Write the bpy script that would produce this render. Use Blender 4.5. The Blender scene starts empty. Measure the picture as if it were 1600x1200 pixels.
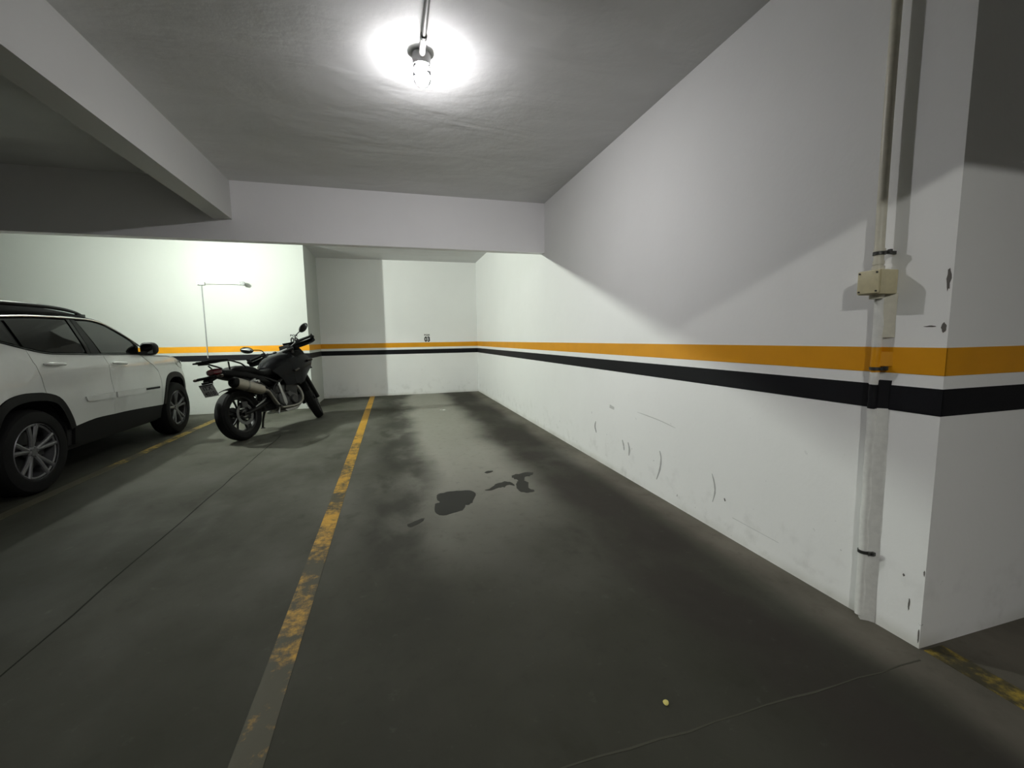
import bpy, bmesh, math, random
from mathutils import Vector, Matrix, geometry
random.seed(7)
S = bpy.context.scene
COL = S.collection
PI = math.pi

# ------------------------------------------------------------------ camera
CAM_H = 1.2
cam_d = bpy.data.cameras.new('camera'); cam = bpy.data.objects.new('camera', cam_d); COL.objects.link(cam)
rt = Vector((0.9625, -0.2708, -0.0156)); dn = Vector((-0.0438, -0.0984, -0.9942)); fw = Vector((0.2677, 0.9576, -0.1066))
cam.matrix_world = Matrix(((rt.x, -dn.x, -fw.x, 0), (rt.y, -dn.y, -fw.y, 0), (rt.z, -dn.z, -fw.z, CAM_H), (0, 0, 0, 1)))
cam_d.sensor_fit = 'HORIZONTAL'; cam_d.sensor_width = 36.0; cam_d.lens = 36.0 * 664.15 / 1600.0
cam_d.clip_start = 0.02; cam_d.clip_end = 100
S.camera = cam

# ------------------------------------------------------------------ world, exposure, lamp strengths
w = bpy.data.worlds.new('world'); S.world = w; w.use_nodes = True
w.node_tree.nodes['Background'].inputs[0].default_value = (0.6, 0.65, 0.7, 1)
w.node_tree.nodes['Background'].inputs[1].default_value = 0.0
vs = S.view_settings
vs.view_transform = 'Standard'; vs.look = 'None'; vs.gamma = 1; vs.use_curve_mapping = False
vs.exposure = 0.0
LAMP_CENTRE = 1950.0     # emission strength of the three bulbs
LAMP_LEFT = 14500.0
LAMP_NEAR = 6000.0
COL_CENTRE = (1.0, 0.985, 1.0)
COL_LEFT = (0.93, 1.0, 0.90)
COL_NEAR = (1.0, 1.0, 0.95)

# ------------------------------------------------------------------ materials
def mat(name, col, rough=0.5, metal=0.0, spec=0.5, coat=0.0):
    m = bpy.data.materials.new(name); m.use_nodes = True
    b = m.node_tree.nodes['Principled BSDF']
    b.inputs['Base Color'].default_value = (*col, 1); b.inputs['Roughness'].default_value = rough
    b.inputs['Metallic'].default_value = metal; b.inputs['Specular IOR Level'].default_value = spec
    b.inputs['Coat Weight'].default_value = coat
    return m
class NT:
    def __init__(s, m): s.t = m.node_tree; s.b = s.t.nodes['Principled BSDF']; s.pos = None
    def n(s, t, **k):
        x = s.t.nodes.new(t)
        for a, v in k.items(): setattr(x, a, v)
        return x
    def l(s, a, b): s.t.links.new(a, b)
    def inp(s, sock, v):
        if isinstance(v, bpy.types.NodeSocket): s.l(v, sock)
        else: sock.default_value = v
    def obj(s):
        if not s.pos: s.pos = s.n('ShaderNodeTexCoord').outputs['Object']
        return s.pos
    def noise(s, scale, detail=4, rough=0.55, vec=None, dist=0.0):
        x = s.n('ShaderNodeTexNoise'); x.inputs['Scale'].default_value = scale; x.inputs['Detail'].default_value = detail
        x.inputs['Roughness'].default_value = rough; x.inputs['Distortion'].default_value = dist
        s.l(vec or s.obj(), x.inputs['Vector']); return x.outputs[0]
    def map(s, v, a, b, c=0.0, d=1.0):
        x = s.n('ShaderNodeMapRange', interpolation_type='SMOOTHSTEP')
        s.inp(x.inputs[0], v); x.inputs[1].default_value = a; x.inputs[2].default_value = b; x.inputs[3].default_value = c; x.inputs[4].default_value = d
        return x.outputs[0]
    def math(s, op, a, b=0.0):
        x = s.n('ShaderNodeMath', operation=op); s.inp(x.inputs[0], a); s.inp(x.inputs[1], b); return x.outputs[0]
    def mix(s, f, a, b):
        x = s.n('ShaderNodeMix', data_type='RGBA'); s.inp(x.inputs[0], f)
        s.inp(x.inputs[6], a if isinstance(a, bpy.types.NodeSocket) else (*a, 1)); s.inp(x.inputs[7], b if isinstance(b, bpy.types.NodeSocket) else (*b, 1))
        return x.outputs[2]
    def sep(s):
        x = s.n('ShaderNodeSeparateXYZ'); s.l(s.obj(), x.inputs[0]); return x.outputs
    def scaled(s, v):
        x = s.n('ShaderNodeMapping'); x.inputs['Scale'].default_value = v; s.l(s.obj(), x.inputs[0]); return x.outputs[0]
    def bump(s, h, strength=0.2, dist=0.01):
        x = s.n('ShaderNodeBump'); x.inputs['Strength'].default_value = strength; x.inputs['Distance'].default_value = dist
        s.l(h, x.inputs['Height']); s.l(x.outputs[0], s.b.inputs['Normal'])
    def col(s, c): s.l(c, s.b.inputs['Base Color'])

def wall_paint(name, base, bump=0.25, grime=True):
    m = mat(name, base, 0.62, spec=0.3); t = NT(m)
    n1 = t.noise(1.3, 5); n2 = t.noise(9, 6); n3 = t.noise(60, 3)
    c = t.mix(t.map(n1, .35, .75, 0, .10), base, tuple(v * .72 for v in base))
    if grime:
        z = t.sep()[2]
        low = t.map(z, 0.0, 0.45, 1, 0)
        f = t.math('MULTIPLY', low, t.map(n2, .50, .75, 0, .22))
        c = t.mix(f, c, (.30, .29, .26))
        foot = t.math('MULTIPLY', t.map(z, 0.0, 0.07, 1, 0), t.map(n1, .3, .7, .05, .5))
        c = t.mix(foot, c, (.42, .40, .33))
        n4 = t.noise(22, 3, .5); sp = t.math('MULTIPLY', t.map(n4, .72, .76, 0, .4), t.map(z, 0, 1.0, 1, 0))
        c = t.mix(sp, c, (.16, .16, .15))
    t.col(c)
    h = t.math('ADD', t.math('MULTIPLY', n1, .9), t.math('ADD', t.math('MULTIPLY', n2, .35), t.math('MULTIPLY', n3, .06)))
    t.bump(h, bump, 0.03)
    return m
M_WALL = wall_paint('wall_paint', (.86, .86, .85), 0.18)
M_WALLL_DIM = wall_paint('wall_paint_left_dimmed', (.50, .52, .49), 0.14)  # same white paint, darkened to offset the strong left lamp
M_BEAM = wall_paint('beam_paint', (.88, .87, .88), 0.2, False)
M_BEAML_SHADE = wall_paint('long_beam_paint_shaded', (.56, .56, .55), 0.2, False)  # beam paint darkened, weaker light put into the colour
def ceiling_mat():
    m = mat('ceiling_paint', (.5, .5, .49), .7, spec=.25); t = NT(m)
    n1 = t.noise(1.1, 4, .5, t.scaled((1, 2.2, 1)), .6); n2 = t.noise(7, 5); n3 = t.noise(45, 3)
    t.col(t.mix(t.map(n1, .3, .75, 0, .35), (.70, .70, .70), (.52, .52, .51)))
    t.bump(t.math('ADD', n1, t.math('ADD', t.math('MULTIPLY', n2, .22), t.math('MULTIPLY', n3, .03))), .5, .035)
    return m
M_CEIL = ceiling_mat()
def floor_mat():
    m = mat('floor_concrete', (.13, .13, .12), .7, spec=.04); t = NT(m)
    x, y, z = t.sep()
    big = t.noise(.55, 4, .5, None, .2); mid = t.noise(1.9, 5, .55, t.scaled((1.3, .8, 1)), .15); fine = t.noise(14, 6, .65); grain = t.noise(90, 3, .6)
    c = t.mix(t.map(big, .32, .72), (.062, .063, .050), (.125, .125, .106))
    c = t.mix(t.map(mid, .42, .75, 0, .5), c, (.13, .128, .112))
    c = t.mix(t.map(mid, .28, .42, .5, 0), c, (.024, .024, .019))
    # shade painted into the floor colour: near driving aisle and the car's bay
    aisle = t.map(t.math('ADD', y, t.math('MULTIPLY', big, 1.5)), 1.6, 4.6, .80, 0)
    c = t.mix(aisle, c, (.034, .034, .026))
    left_shade = t.map(t.math('ADD', x, t.math('MULTIPLY', big, 1.0)), -2.0, .3, .85, 0)
    c = t.mix(t.math('MULTIPLY', left_shade, t.map(y, 3.0, 8.0, 1, .25)), c, (.022, .022, .017))
    # worn paler centre of the empty bay, dark tyre tracks on each side of it
    def band(cx, hw, soft):
        d = t.math('ABSOLUTE', t.math('SUBTRACT', t.math('ADD', x, t.math('MULTIPLY', t.math('SUBTRACT', big, .5), .8)), cx))
        return t.map(d, hw, hw + soft, 1, 0)
    pale = t.math('MULTIPLY', band(.60, .20, .5), t.map(y, 1.8, 4.5, .0, .85))
    c = t.mix(pale, c, (.31, .305, .265))
    tr1 = t.math('MULTIPLY', band(.02, .10, .28), t.map(mid, .36, .60, .15, .75))
    tr1 = t.math('MULTIPLY', tr1, t.map(y, .5, 3.0, .35, 1))
    c = t.mix(tr1, c, (.030, .030, .025))
    tr2 = t.math('MULTIPLY', band(1.36, .13, .25), t.map(mid, .34, .60, .25, .85))
    c = t.mix(tr2, c, (.036, .032, .028))
    # dusty strip along the foot of the right wall
    dust = t.math('MULTIPLY', t.map(x, 1.58, 1.80, 0, .55), t.map(mid, .3, .7, .5, 1))
    c = t.mix(dust, c, (.235, .21, .175))
    c = t.mix(t.map(fine, .5, .8, 0, .25), c, (.025, .025, .02))
    c = t.mix(t.map(fine, .22, .40, .12, 0), c, (.2, .2, .18))
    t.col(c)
    r = t.map(mid, .3, .7, .80, .66); t.l(r, t.b.inputs['Roughness'])
    t.bump(t.math('ADD', t.math('MULTIPLY', fine, .5), t.math('MULTIPLY', grain, .25)), .25, .006)
    return m
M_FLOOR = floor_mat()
def line_mat(name, wearlo, yel=(.47, .26, .028)):
    m = mat(name, yel, .6, spec=.3); t = NT(m); x, y, z = t.sep()
    n1 = t.noise(3.0, 7, .7, t.scaled((1, .8, 1))); n2 = t.noise(26, 6, .7)
    v = t.math('ADD', t.math('MULTIPLY', n1, .72), t.math('MULTIPLY', n2, .28))
    near = t.map(y, wearlo[0], wearlo[1], wearlo[2], wearlo[3])
    f = t.map(t.math('ADD', v, near), .44, .60)
    c = t.mix(t.map(n2, .3, .7, 0, .5), yel, tuple(q * .62 for q in yel))
    t.col(t.mix(f, c, (.046, .041, .023)))
    t.bump(n2, .2, .004)
    return m
M_LINE = line_mat('parking_line_paint', (1.0, 7.0, .085, -.07))
M_LINEW = line_mat('parking_line_paint_left', (4.0, 7.5, .16, .0), (.50, .34, .06))
M_LINER = line_mat('parking_line_paint_right', (0.0, 1.0, .02, .02), (.42, .30, .04))
def stripe(name, c, r=.5, sp=.3):
    m = mat(name, c, r, spec=sp); t = NT(m); n = t.noise(6, 6); n2 = t.noise(70, 3)
    t.col(t.mix(t.map(n, .35, .75, 0, .25), c, tuple(q * .75 for q in c))); t.bump(t.math('ADD', n, t.math('MULTIPLY', n2, .1)), .15, .01); return m
M_ORANGE = stripe('orange_paint', (.72, .315, .006))
M_BLACKP = stripe('black_paint', (.010, .010, .012), .55, .12)
M_STENCIL = mat('stencil_black', (.012, .012, .012), .6)
def plast(name, c, r=.5, s=40, b=.08, metal=0, coat=0, spec=.5):
    m = mat(name, c, r, metal, spec=spec, coat=coat); t = NT(m); n = t.noise(s, 4)
    t.col(t.mix(t.map(n, .3, .7, 0, .3), c, tuple(q * .7 for q in c))); t.bump(n, b, .002); return m
M_PVC = plast('painted_conduit', (.66, .63, .52), .38)
M_PVCW = plast('white_conduit', (.78, .78, .75), .4)
M_PVCSH = plast('shaded_conduit', (.16, .16, .15), .5)  # shade on the ceiling conduit put into its colour
M_BOX = plast('cream_box', (.62, .56, .36), .45)
M_CLAMP = plast('clamp_metal', (.07, .07, .065), .45, metal=.6)
M_GREYP = plast('grey_plastic', (.30, .31, .31), .5)
M_SOCK = plast('lamp_socket', (.8, .8, .8), .5)
M_OIL = mat('oil_stain', (.020, .020, .017), .5, spec=.15)
M_STAIN = mat('damp_stain', (.030, .030, .025), .6, spec=.12)
M_GROOVE = mat('floor_groove', (.014, .014, .011), .9, spec=.05)
M_JOINT = mat('floor_joint', (.065, .063, .05), .9, spec=.05)
M_SCUFF = mat('scuff', (.30, .30, .29), .8)
M_CHIP = mat('paint_chip', (.13, .12, .11), .9)
M_LEAF = plast('yellow_petal', (.62, .55, .16), .6)
M_PAPER = plast('paper_scrap', (.75, .75, .70), .8)
def emit(name, col, s):
    m = bpy.data.materials.new(name); m.use_nodes = True; nt = m.node_tree; nt.nodes.clear()
    e = nt.nodes.new('ShaderNodeEmission'); e.inputs[0].default_value = (*col, 1); e.inputs[1].default_value = s
    o = nt.nodes.new('ShaderNodeOutputMaterial'); nt.links.new(e.outputs[0], o.inputs[0]); return m
def thin_glass(name, tint, gloss_rough=.03, refl=.9):
    m = bpy.data.materials.new(name); m.use_nodes = True; nt = m.node_tree; nt.nodes.clear()
    tr = nt.nodes.new('ShaderNodeBsdfTransparent'); tr.inputs[0].default_value = (*tint, 1)
    g = nt.nodes.new('ShaderNodeBsdfGlossy'); g.inputs['Roughness'].default_value = gloss_rough; g.inputs[0].default_value = (refl, refl, refl, 1)
    fr = nt.nodes.new('ShaderNodeFresnel'); fr.inputs[0].default_value = 1.5
    mx = nt.nodes.new('ShaderNodeMixShader'); o = nt.nodes.new('ShaderNodeOutputMaterial')
    nt.links.new(fr.outputs[0], mx.inputs[0]); nt.links.new(tr.outputs[0], mx.inputs[1]); nt.links.new(g.outputs[0], mx.inputs[2]); nt.links.new(mx.outputs[0], o.inputs[0])
    return m
M_GLOBE = thin_glass('clear_globe_glass', (.97, .97, .97))
M_TINT = thin_glass('tinted_glass', (.04, .045, .045), .03, .7)
# vehicles
M_CARW = mat('car_white_paint', (.60, .61, .60), .32, spec=.5, coat=.8)
tt = NT(M_CARW); nn = tt.noise(3, 5); tt.col(tt.mix(tt.map(nn, .35, .75, 0, .22), (.56, .57, .55), (.36, .355, .32))); tt.l(tt.map(nn, .3, .7, .28, .42), tt.b.inputs['Roughness'])
M_CARB = mat('car_black_gloss', (.005, .005, .005), .16, spec=.14)
M_ROOF = mat('car_roof_black', (.010, .010, .010), .5, spec=0.0)
M_CARP = plast('car_black_cladding', (.007, .007, .007), .6, spec=.15)
M_CARDK = mat('car_dark_inner', (.006, .006, .006), .9)
M_CHROME = mat('car_chrome', (.75, .75, .75), .16, 1.0)
M_RIM = plast('car_rim_grey', (.14, .14, .145), .35, metal=.5)
M_TYRE = plast('tyre_rubber', (.006, .006, .006), .75, spec=.15)
M_RED = mat('red_lens', (.07, .003, .006), .2, coat=.2)
M_LENS = mat('headlamp_lens', (.5, .5, .45), .1, coat=.8)
M_ALU = plast('aluminium', (.30, .30, .295), .38, metal=.9)
M_STEEL = plast('brushed_steel', (.22, .21, .19), .38, metal=.9)
M_EXH = plast('exhaust_can', (.32, .295, .25), .45, metal=.75)
M_BKGL = mat('bike_gloss_black', (.004, .004, .005), .22, spec=.09)
M_BKPL = plast('bike_black_plastic', (.005, .005, .005), .5, spec=.1)
M_BKMT = plast('bike_black_metal', (.008, .008, .008), .4, metal=.2, spec=.25)
M_BKGR = plast('bike_engine_grey', (.04, .04, .04), .42, metal=.6)
M_SEAT = plast('seat_vinyl', (.005, .005, .005), .62, 120, .2, spec=.1)
M_MIRG = mat('mirror_glass', (.17, .18, .18), .08, 1.0)
M_PLATE = plast('plate_grey', (.40, .41, .41), .5)
M_PLTX = mat('plate_letters', (.035, .035, .04), .6)
M_AMBER = mat('indicator_lens', (.02, .012, .006), .3)
M_DISC = plast('brake_disc_steel', (.11, .11, .11), .4, metal=.9)

# ------------------------------------------------------------------ helpers
def tag(o, label=None, cat=None, group=None, kind=None):
    for k, v in (('label', label), ('category', cat), ('group', group), ('kind', kind)):
        if v: o[k] = v
    return o
def empty(name, loc, label, cat, group=None):
    o = bpy.data.objects.new(name, None); COL.objects.link(o); o.location = loc; o.empty_display_size = .2
    return tag(o, label, cat, group)
def build(name, bm, m, parent=None, smooth=True, angle=40, label=None, kind=None, recalc=True):
    if recalc: bmesh.ops.recalc_face_normals(bm, faces=bm.faces)
    me = bpy.data.meshes.new(name); bm.to_mesh(me); bm.free(); me.materials.append(m)
    if smooth:
        for p in me.polygons: p.use_smooth = True
        try: me.set_sharp_from_angle(angle=math.radians(angle))
        except Exception: pass
    o = bpy.data.objects.new(name, me); COL.objects.link(o)
    if parent: o.parent = parent
    if label: o['label'] = label
    if kind: o['kind'] = kind
    return o
def merge(a, b):
    me = bpy.data.meshes.new('tmp'); b.to_mesh(me); b.free(); a.from_mesh(me); bpy.data.meshes.remove(me); return a
def box(x0, x1, y0, y1, z0, z1, bev=0, bm=None, mtx=None):
    b = bmesh.new(); bmesh.ops.create_cube(b, size=1)
    for v in b.verts: v.co = Vector(((x0 + x1) / 2 + v.co.x * (x1 - x0), (y0 + y1) / 2 + v.co.y * (y1 - y0), (z0 + z1) / 2 + v.co.z * (z1 - z0)))
    if bev: bmesh.ops.bevel(b, geom=b.edges[:] + b.verts[:], offset=bev, segments=2, affect='EDGES', profile=.6)
    if mtx: b.transform(mtx)
    return merge(bm, b) if bm else b
def smoothpts(pts, n=4):
    P = [Vector(p) for p in pts]
    if len(P) < 3: return P
    out = []
    for i in range(len(P) - 1):
        a = P[max(i - 1, 0)]; b = P[i]; c = P[i + 1]; d = P[min(i + 2, len(P) - 1)]
        for k in range(n):
            t = k / n
            out.append(.5 * ((2 * b) + (c - a) * t + (2 * a - 5 * b + 4 * c - d) * t * t + (3 * b - a - 3 * c + d) * t ** 3))
    out.append(P[-1]); return out
def tube(pts, r, seg=10, bm=None, sm=4, flat=None):
    """pts polyline, r a radius or list; flat = (axis vector, factor) squashes the section"""
    P = smoothpts(pts, sm) if sm else [Vector(p) for p in pts]
    n = len(P); R = r if isinstance(r, (list, tuple)) else [r] * len(pts)
    m = len(pts)
    def rad(i):
        u = i / (n - 1) * (m - 1); k = min(int(u), m - 2); return R[k] + (R[k + 1] - R[k]) * (u - k)
    b = bm or bmesh.new(); rings = []; prev = None
    for i, p in enumerate(P):
        t = (P[min(i + 1, n - 1)] - P[max(i - 1, 0)]).normalized()
        if prev is None:
            up = Vector((0, 0, 1)) if abs(t.z) < .9 else Vector((1, 0, 0)); u = t.cross(up).normalized()
        else: u = (prev - t * prev.dot(t)).normalized()
        prev = u; v = t.cross(u); rr = rad(i); ring = []
        for k in range(seg):
            a = 2 * PI * k / seg; d = u * math.cos(a) * rr + v * math.sin(a) * rr
            if flat: d = d - flat[0] * (d.dot(flat[0]) * (1 - flat[1]))
            ring.append(b.verts.new(p + d))
        rings.append(ring)
    for A, B in zip(rings, rings[1:]):
        for k in range(seg): b.faces.new((A[k], A[(k + 1) % seg], B[(k + 1) % seg], B[k]))
    b.faces.new(rings[0][::-1]); b.faces.new(rings[-1]); return b
def lathe(prof, seg=32, axis='Z', bm=None, mtx=None, close=False):
    """prof: (radius, height) list about the given axis"""
    b = bmesh.new(); rings = []
    for r, h in prof:
        ring = []
        for k in range(seg):
            a = 2 * PI * k / seg; c, s = math.cos(a) * r, math.sin(a) * r
            ring.append(b.verts.new({'Z': (c, s, h), 'X': (h, c, s), 'Y': (s, h, c)}[axis]))
        rings.append(ring)
    pairs = list(zip(rings, rings[1:])) + ([(rings[-1], rings[0])] if close else [])
    for A, B in pairs:
        for k in range(seg): b.faces.new((A[k], A[(k + 1) % seg], B[(k + 1) % seg], B[k]))
    if not close:
        if prof[0][0] > 1e-5: b.faces.new(rings[0])
        if prof[-1][0] > 1e-5: b.faces.new(rings[-1])
    bmesh.ops.remove_doubles(b, verts=b.verts, dist=1e-6)
    if mtx: b.transform(mtx)
    return merge(bm, b) if bm else b
def loft(secs, bm=None, cap=True):
    b = bm or bmesh.new(); R = [[b.verts.new(p) for p in s] for s in secs]; n = len(secs[0])
    for A, B in zip(R, R[1:]):
        for k in range(n): b.faces.new((A[k], A[(k + 1) % n], B[(k + 1) % n], B[k]))
    if cap: b.faces.new(R[0][::-1]); b.faces.new(R[-1])
    return b
def selip(c, w, h, n=20, e=2.6, ax=0):
    """super-ellipse section in the plane across axis ax at centre c: half width w, half height h (h may be (down, up))"""
    hd, hu = h if isinstance(h, tuple) else (h, h); out = []
    for k in range(n):
        a = 2 * PI * k / n; ca, sa = math.cos(a), math.sin(a)
        x = math.copysign(abs(ca) ** (2 / e), ca) * w; y = math.copysign(abs(sa) ** (2 / e), sa) * (hu if sa > 0 else hd)
        out.append(Vector(c) + (Vector((0, x, y)) if ax == 0 else Vector((x, y, 0))))
    return out
def grid(rows, bm=None, thick=0):
    b = bmesh.new(); V = [[b.verts.new(p) for p in r] for r in rows]
    for A, B in zip(V, V[1:]):
        for k in range(len(A) - 1): b.faces.new((A[k], A[k + 1], B[k + 1], B[k]))
    if thick: 
        bmesh.ops.recalc_face_normals(b, faces=b.faces); bmesh.ops.solidify(b, geom=b.faces[:], thickness=thick)
    return merge(bm, b) if bm else b
def flatpoly(pts, z0, z1):
    """closed outline (x, y) extruded from z0 to z1"""
    b = bmesh.new(); lo = [b.verts.new((x, y, z0)) for x, y in pts]; hi = [b.verts.new((x, y, z1)) for x, y in pts]; n = len(pts)
    f = b.faces.new(hi); f2 = b.faces.new(lo[::-1])
    for k in range(n): b.faces.new((lo[k], lo[(k + 1) % n], hi[(k + 1) % n], hi[k]))
    bmesh.ops.triangulate(b, faces=[f, f2]); return b
def prism(pts, d0, d1, axis, bev=0):
    """outline in the two remaining axes (in xyz order), extruded along axis from d0 to d1"""
    def P(u, v, d): return {'X': (d, u, v), 'Y': (u, d, v), 'Z': (u, v, d)}[axis]
    b = bmesh.new(); lo = [b.verts.new(P(u, v, d0)) for u, v in pts]; hi = [b.verts.new(P(u, v, d1)) for u, v in pts]; n = len(pts)
    b.faces.new(hi); b.faces.new(lo[::-1])
    for k in range(n): b.faces.new((lo[k], lo[(k + 1) % n], hi[(k + 1) % n], hi[k]))
    bmesh.ops.recalc_face_normals(b, faces=b.faces)
    if bev: bmesh.ops.bevel(b, geom=b.edges[:], offset=bev, segments=2, affect='EDGES', profile=.6)
    return b
def text(name, body, size, mtx, m, parent, sx=1.0, bold=0.0, label=None):
    c = bpy.data.curves.new(name, 'FONT'); c.body = body; c.size = size; c.extrude = .0008; c.align_x = 'CENTER'; c.offset = bold; c.space_character = 1.05
    t = bpy.data.objects.new('tmp', c); COL.objects.link(t); bpy.context.view_layer.update()
    dg = bpy.context.evaluated_depsgraph_get(); me = bpy.data.meshes.new_from_object(t.evaluated_get(dg))
    bpy.data.objects.remove(t); bpy.data.curves.remove(c)
    me.transform(mtx @ Matrix.Diagonal((sx, 1, 1, 1))); me.materials.clear(); me.materials.append(m); me.name = name
    o = bpy.data.objects.new(name, me); COL.objects.link(o); o.parent = parent
    if label: o['label'] = label
    return o

# ------------------------------------------------------------------ structure
XR = 1.881; YB = 9.62; YN = 1.032; YW = 8.311; XE = -1.423
YT0, YT1 = 5.128, 5.240; ZT = 2.254; ZC = 2.847; ZC2 = 2.897
XL0, XL1 = -1.700, -1.525; ZL = 2.462
XMIN, XMAX, YMIN, YMAX = -9.5, 6.0, -8.0, 9.9
def struct(name, bm, m, label=None, smooth=False):
    o = build(name, bm, m, None, smooth); o['kind'] = 'structure'
    if label: o['label'] = label
    return o
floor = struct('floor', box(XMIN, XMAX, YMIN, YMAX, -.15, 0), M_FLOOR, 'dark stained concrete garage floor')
ceiling = struct('ceiling', box(XMIN, XMAX, YMIN, YT1 - .01, ZC, 3.1, 0, box(XMIN, XMAX, YT1 - .01, YMAX, ZC2, 3.1)), M_CEIL, 'grey painted concrete ceiling slab')
wall_right = struct('wall_right', box(XR, 4.6, YN, YMAX, 0, 3.0), M_WALL, 'long white painted wall on the right with its squared near end')
wall_back = struct('wall_back', box(XE - .4, XR + .05, YB, YMAX, 0, 3.0), M_WALL, 'white wall at the back of the empty bay')
wall_left = struct('wall_left', box(XMIN, XE, YW, YMAX + .02, 0, 3.0), M_WALLL_DIM, 'brightly lit white wall ahead of the car and motorcycle')
struct('wall_near', box(XMIN, XMAX, YMIN - .2, YMIN, 0, 3.0), M_WALL)
struct('wall_outer_left', box(XMIN - .2, XMIN, YMIN, YMAX, 0, 3.0), M_WALL)
struct('wall_outer_right', box(XMAX, XMAX + .2, YMIN, YMAX, 0, 3.0), M_WALL)
struct('trim_1', box(XMIN, XR + .02, YT0, YT1, ZT, ZC2 + .05), M_BEAM, 'pale concrete cross beam under the ceiling')
struct('trim_2', box(XL0, XL1, YMIN, YT0 + .02, ZL, ZC + .05), M_BEAML_SHADE, 'pale concrete beam running along the left of the bay')
struct('trim_3', box(XMIN, XMAX, -.42, -.27, ZT, ZC + .05), M_BEAM, 'concrete cross beam over the driving aisle')

# painted bands on the walls (child parts of each wall)
OR = (1.043, 1.143); BK = (.897, .995); TP = .0015
for z, m, lb in ((OR, M_ORANGE, 'orange painted band'), (BK, M_BLACKP, 'black painted band')):
    rb = box(XR - TP, XR + .003, YN - TP, YB + .001, z[0], z[1], 0, box(XR, 4.6, YN - TP, YN + .003, z[0], z[1]))
    build('painted_band', rb, m, wall_right, False, label=lb)
    build('painted_band', box(XE, XR, YB - TP, YB + .003, z[0], z[1]), m, wall_back, False, label=lb)
    lb_bm = box(XMIN, XE + TP, YW - TP, YW + .003, z[0], z[1], 0, box(XE - .003, XE + TP, YW, YB, z[0], z[1]))
    build('painted_band', lb_bm, m, wall_left, False, label=lb)
# stencilled bay numbers
RX = Matrix.Rotation(PI / 2, 4, 'X')
def stencil(x, y, z, num, word, parent):
    text('bay_number', num, .146, Matrix.Translation((x, y - .0012, z + .004)) @ RX, M_STENCIL, parent, .82, .0075)
    text('bay_word', word, .046, Matrix.Translation((x - .004, y - .0012, z + .128)) @ RX, M_STENCIL, parent, 1.2, .0025)
stencil(.757, YB, 1.160, '03', 'BOX', wall_back)
stencil(-1.657, YW, 1.168, '02', 'BOX', wall_left)

# floor paint, joints, stains
def floor_strip(name, pts, m, h=.0016, label=None): return build(name, flatpoly(pts, -.001, h), m, floor, False, label=label)
floor_strip('parking_line', [(-.5015, -1.0), (-.4048, -1.0), (-.4048, YB - .002), (-.5015, YB - .002)], M_LINE, label='worn orange-yellow line between the empty bay and the motorcycle bay')
floor_strip('parking_line', [(-2.77, 1.0), (-2.67, 1.0), (-2.67, YW - .05), (-2.77, YW - .05)], M_LINEW, label='faded yellow line beside the car')
floor_strip('parking_line', [(1.845, -1.2), (1.950, -1.2), (1.985, 1.02), (1.888, 1.02)], M_LINER, label='faded yellow line running from the wall end')
def ribbon(pts, wd):
    P = [Vector((x, y, 0)) for x, y in pts]; L = []; Rr = []
    for i, p in enumerate(P):
        t = (P[min(i + 1, len(P) - 1)] - P[max(i - 1, 0)]).normalized(); n = Vector((-t.y, t.x, 0)) * wd * random.uniform(.5, 1.1); L.append(p + n); Rr.append(p - n)
    return [(v.x, v.y) for v in L] + [(v.x, v.y) for v in Rr[::-1]]
floor_strip('expansion_joint', ribbon([(-1.43 + random.uniform(-.006, .006), -1 + .25 * k) for k in range(29)], .0045), M_GROOVE, .0008)
floor_strip('expansion_joint', ribbon([(-.38 + .1 * k, .993 + random.uniform(-.004, .006)) for k in range(23)], .0035), M_JOINT, .0008)
def blob(pts, rough=.012, n=3):
    P = smoothpts([(x, y, 0) for x, y in pts] + [(pts[0][0], pts[0][1], 0)], n)[:-1]
    return [(p.x + random.uniform(-rough, rough) * .4, p.y + random.uniform(-rough, rough)) for p in P]
st = build('oil_stain', flatpoly(blob([(.28, 3.2), (.299, 3.252), (.363, 3.272), (.447, 3.277), (.544, 3.262), (.575, 3.202), (.574, 3.143), (.541, 3.058), (.507, 2.979), (.465, 2.965), (.45, 2.912), (.412, 2.869), (.334, 2.843), (.273, 2.838), (.242, 2.882), (.244, 2.995), (.256, 3.053), (.293, 3.077), (.276, 3.126)], .008), -.001, .0014), M_OIL, None, False)
tag(st, 'dark two-lobed oil puddle on the concrete, the largest stain in the empty bay', 'stain')
st = build('oil_stain', flatpoly(blob([(.952, 3.468), (1.01, 3.531), (1.102, 3.536), (1.174, 3.528), (1.131, 3.449), (1.066, 3.421), (1.031, 3.36), (1.046, 3.284), (1.014, 3.162), (1.035, 3.092), (.988, 3.059), (.929, 3.078), (.915, 3.152), (.943, 3.273), (.975, 3.355), (.959, 3.407)], .018), -.001, .0013), M_STAIN, None, False)
tag(st, 'dark T-shaped stain on the concrete, nearest the right wall', 'stain')
st = build('oil_stain', flatpoly(blob([(.66, 3.225), (.72, 3.262), (.776, 3.318), (.87, 3.372), (.915, 3.315), (.917, 3.25), (.873, 3.275), (.83, 3.235), (.782, 3.25), (.712, 3.205)], .012), -.001, .0012), M_STAIN, None, False)
tag(st, 'thin ragged stain on the floor between the oil puddle and the T-shaped stain', 'stain')
st = build('oil_stain', flatpoly(blob([(.751, 3.664), (.792, 3.7), (.837, 3.684), (.813, 3.649), (.77, 3.637)], .004), -.001, .0012), M_STAIN, None, False)
tag(st, 'small dark drip spot on the floor behind the oil puddle', 'stain')
st = build('oil_stain', flatpoly(blob([(.047, 2.753), (.094, 2.795), (.159, 2.818), (.138, 2.766), (.068, 2.714)], .01), -.001, .0011), M_STAIN, None, False)
tag(st, 'faint short smudge on the floor, left of and nearer than the oil puddle', 'stain')
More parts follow.
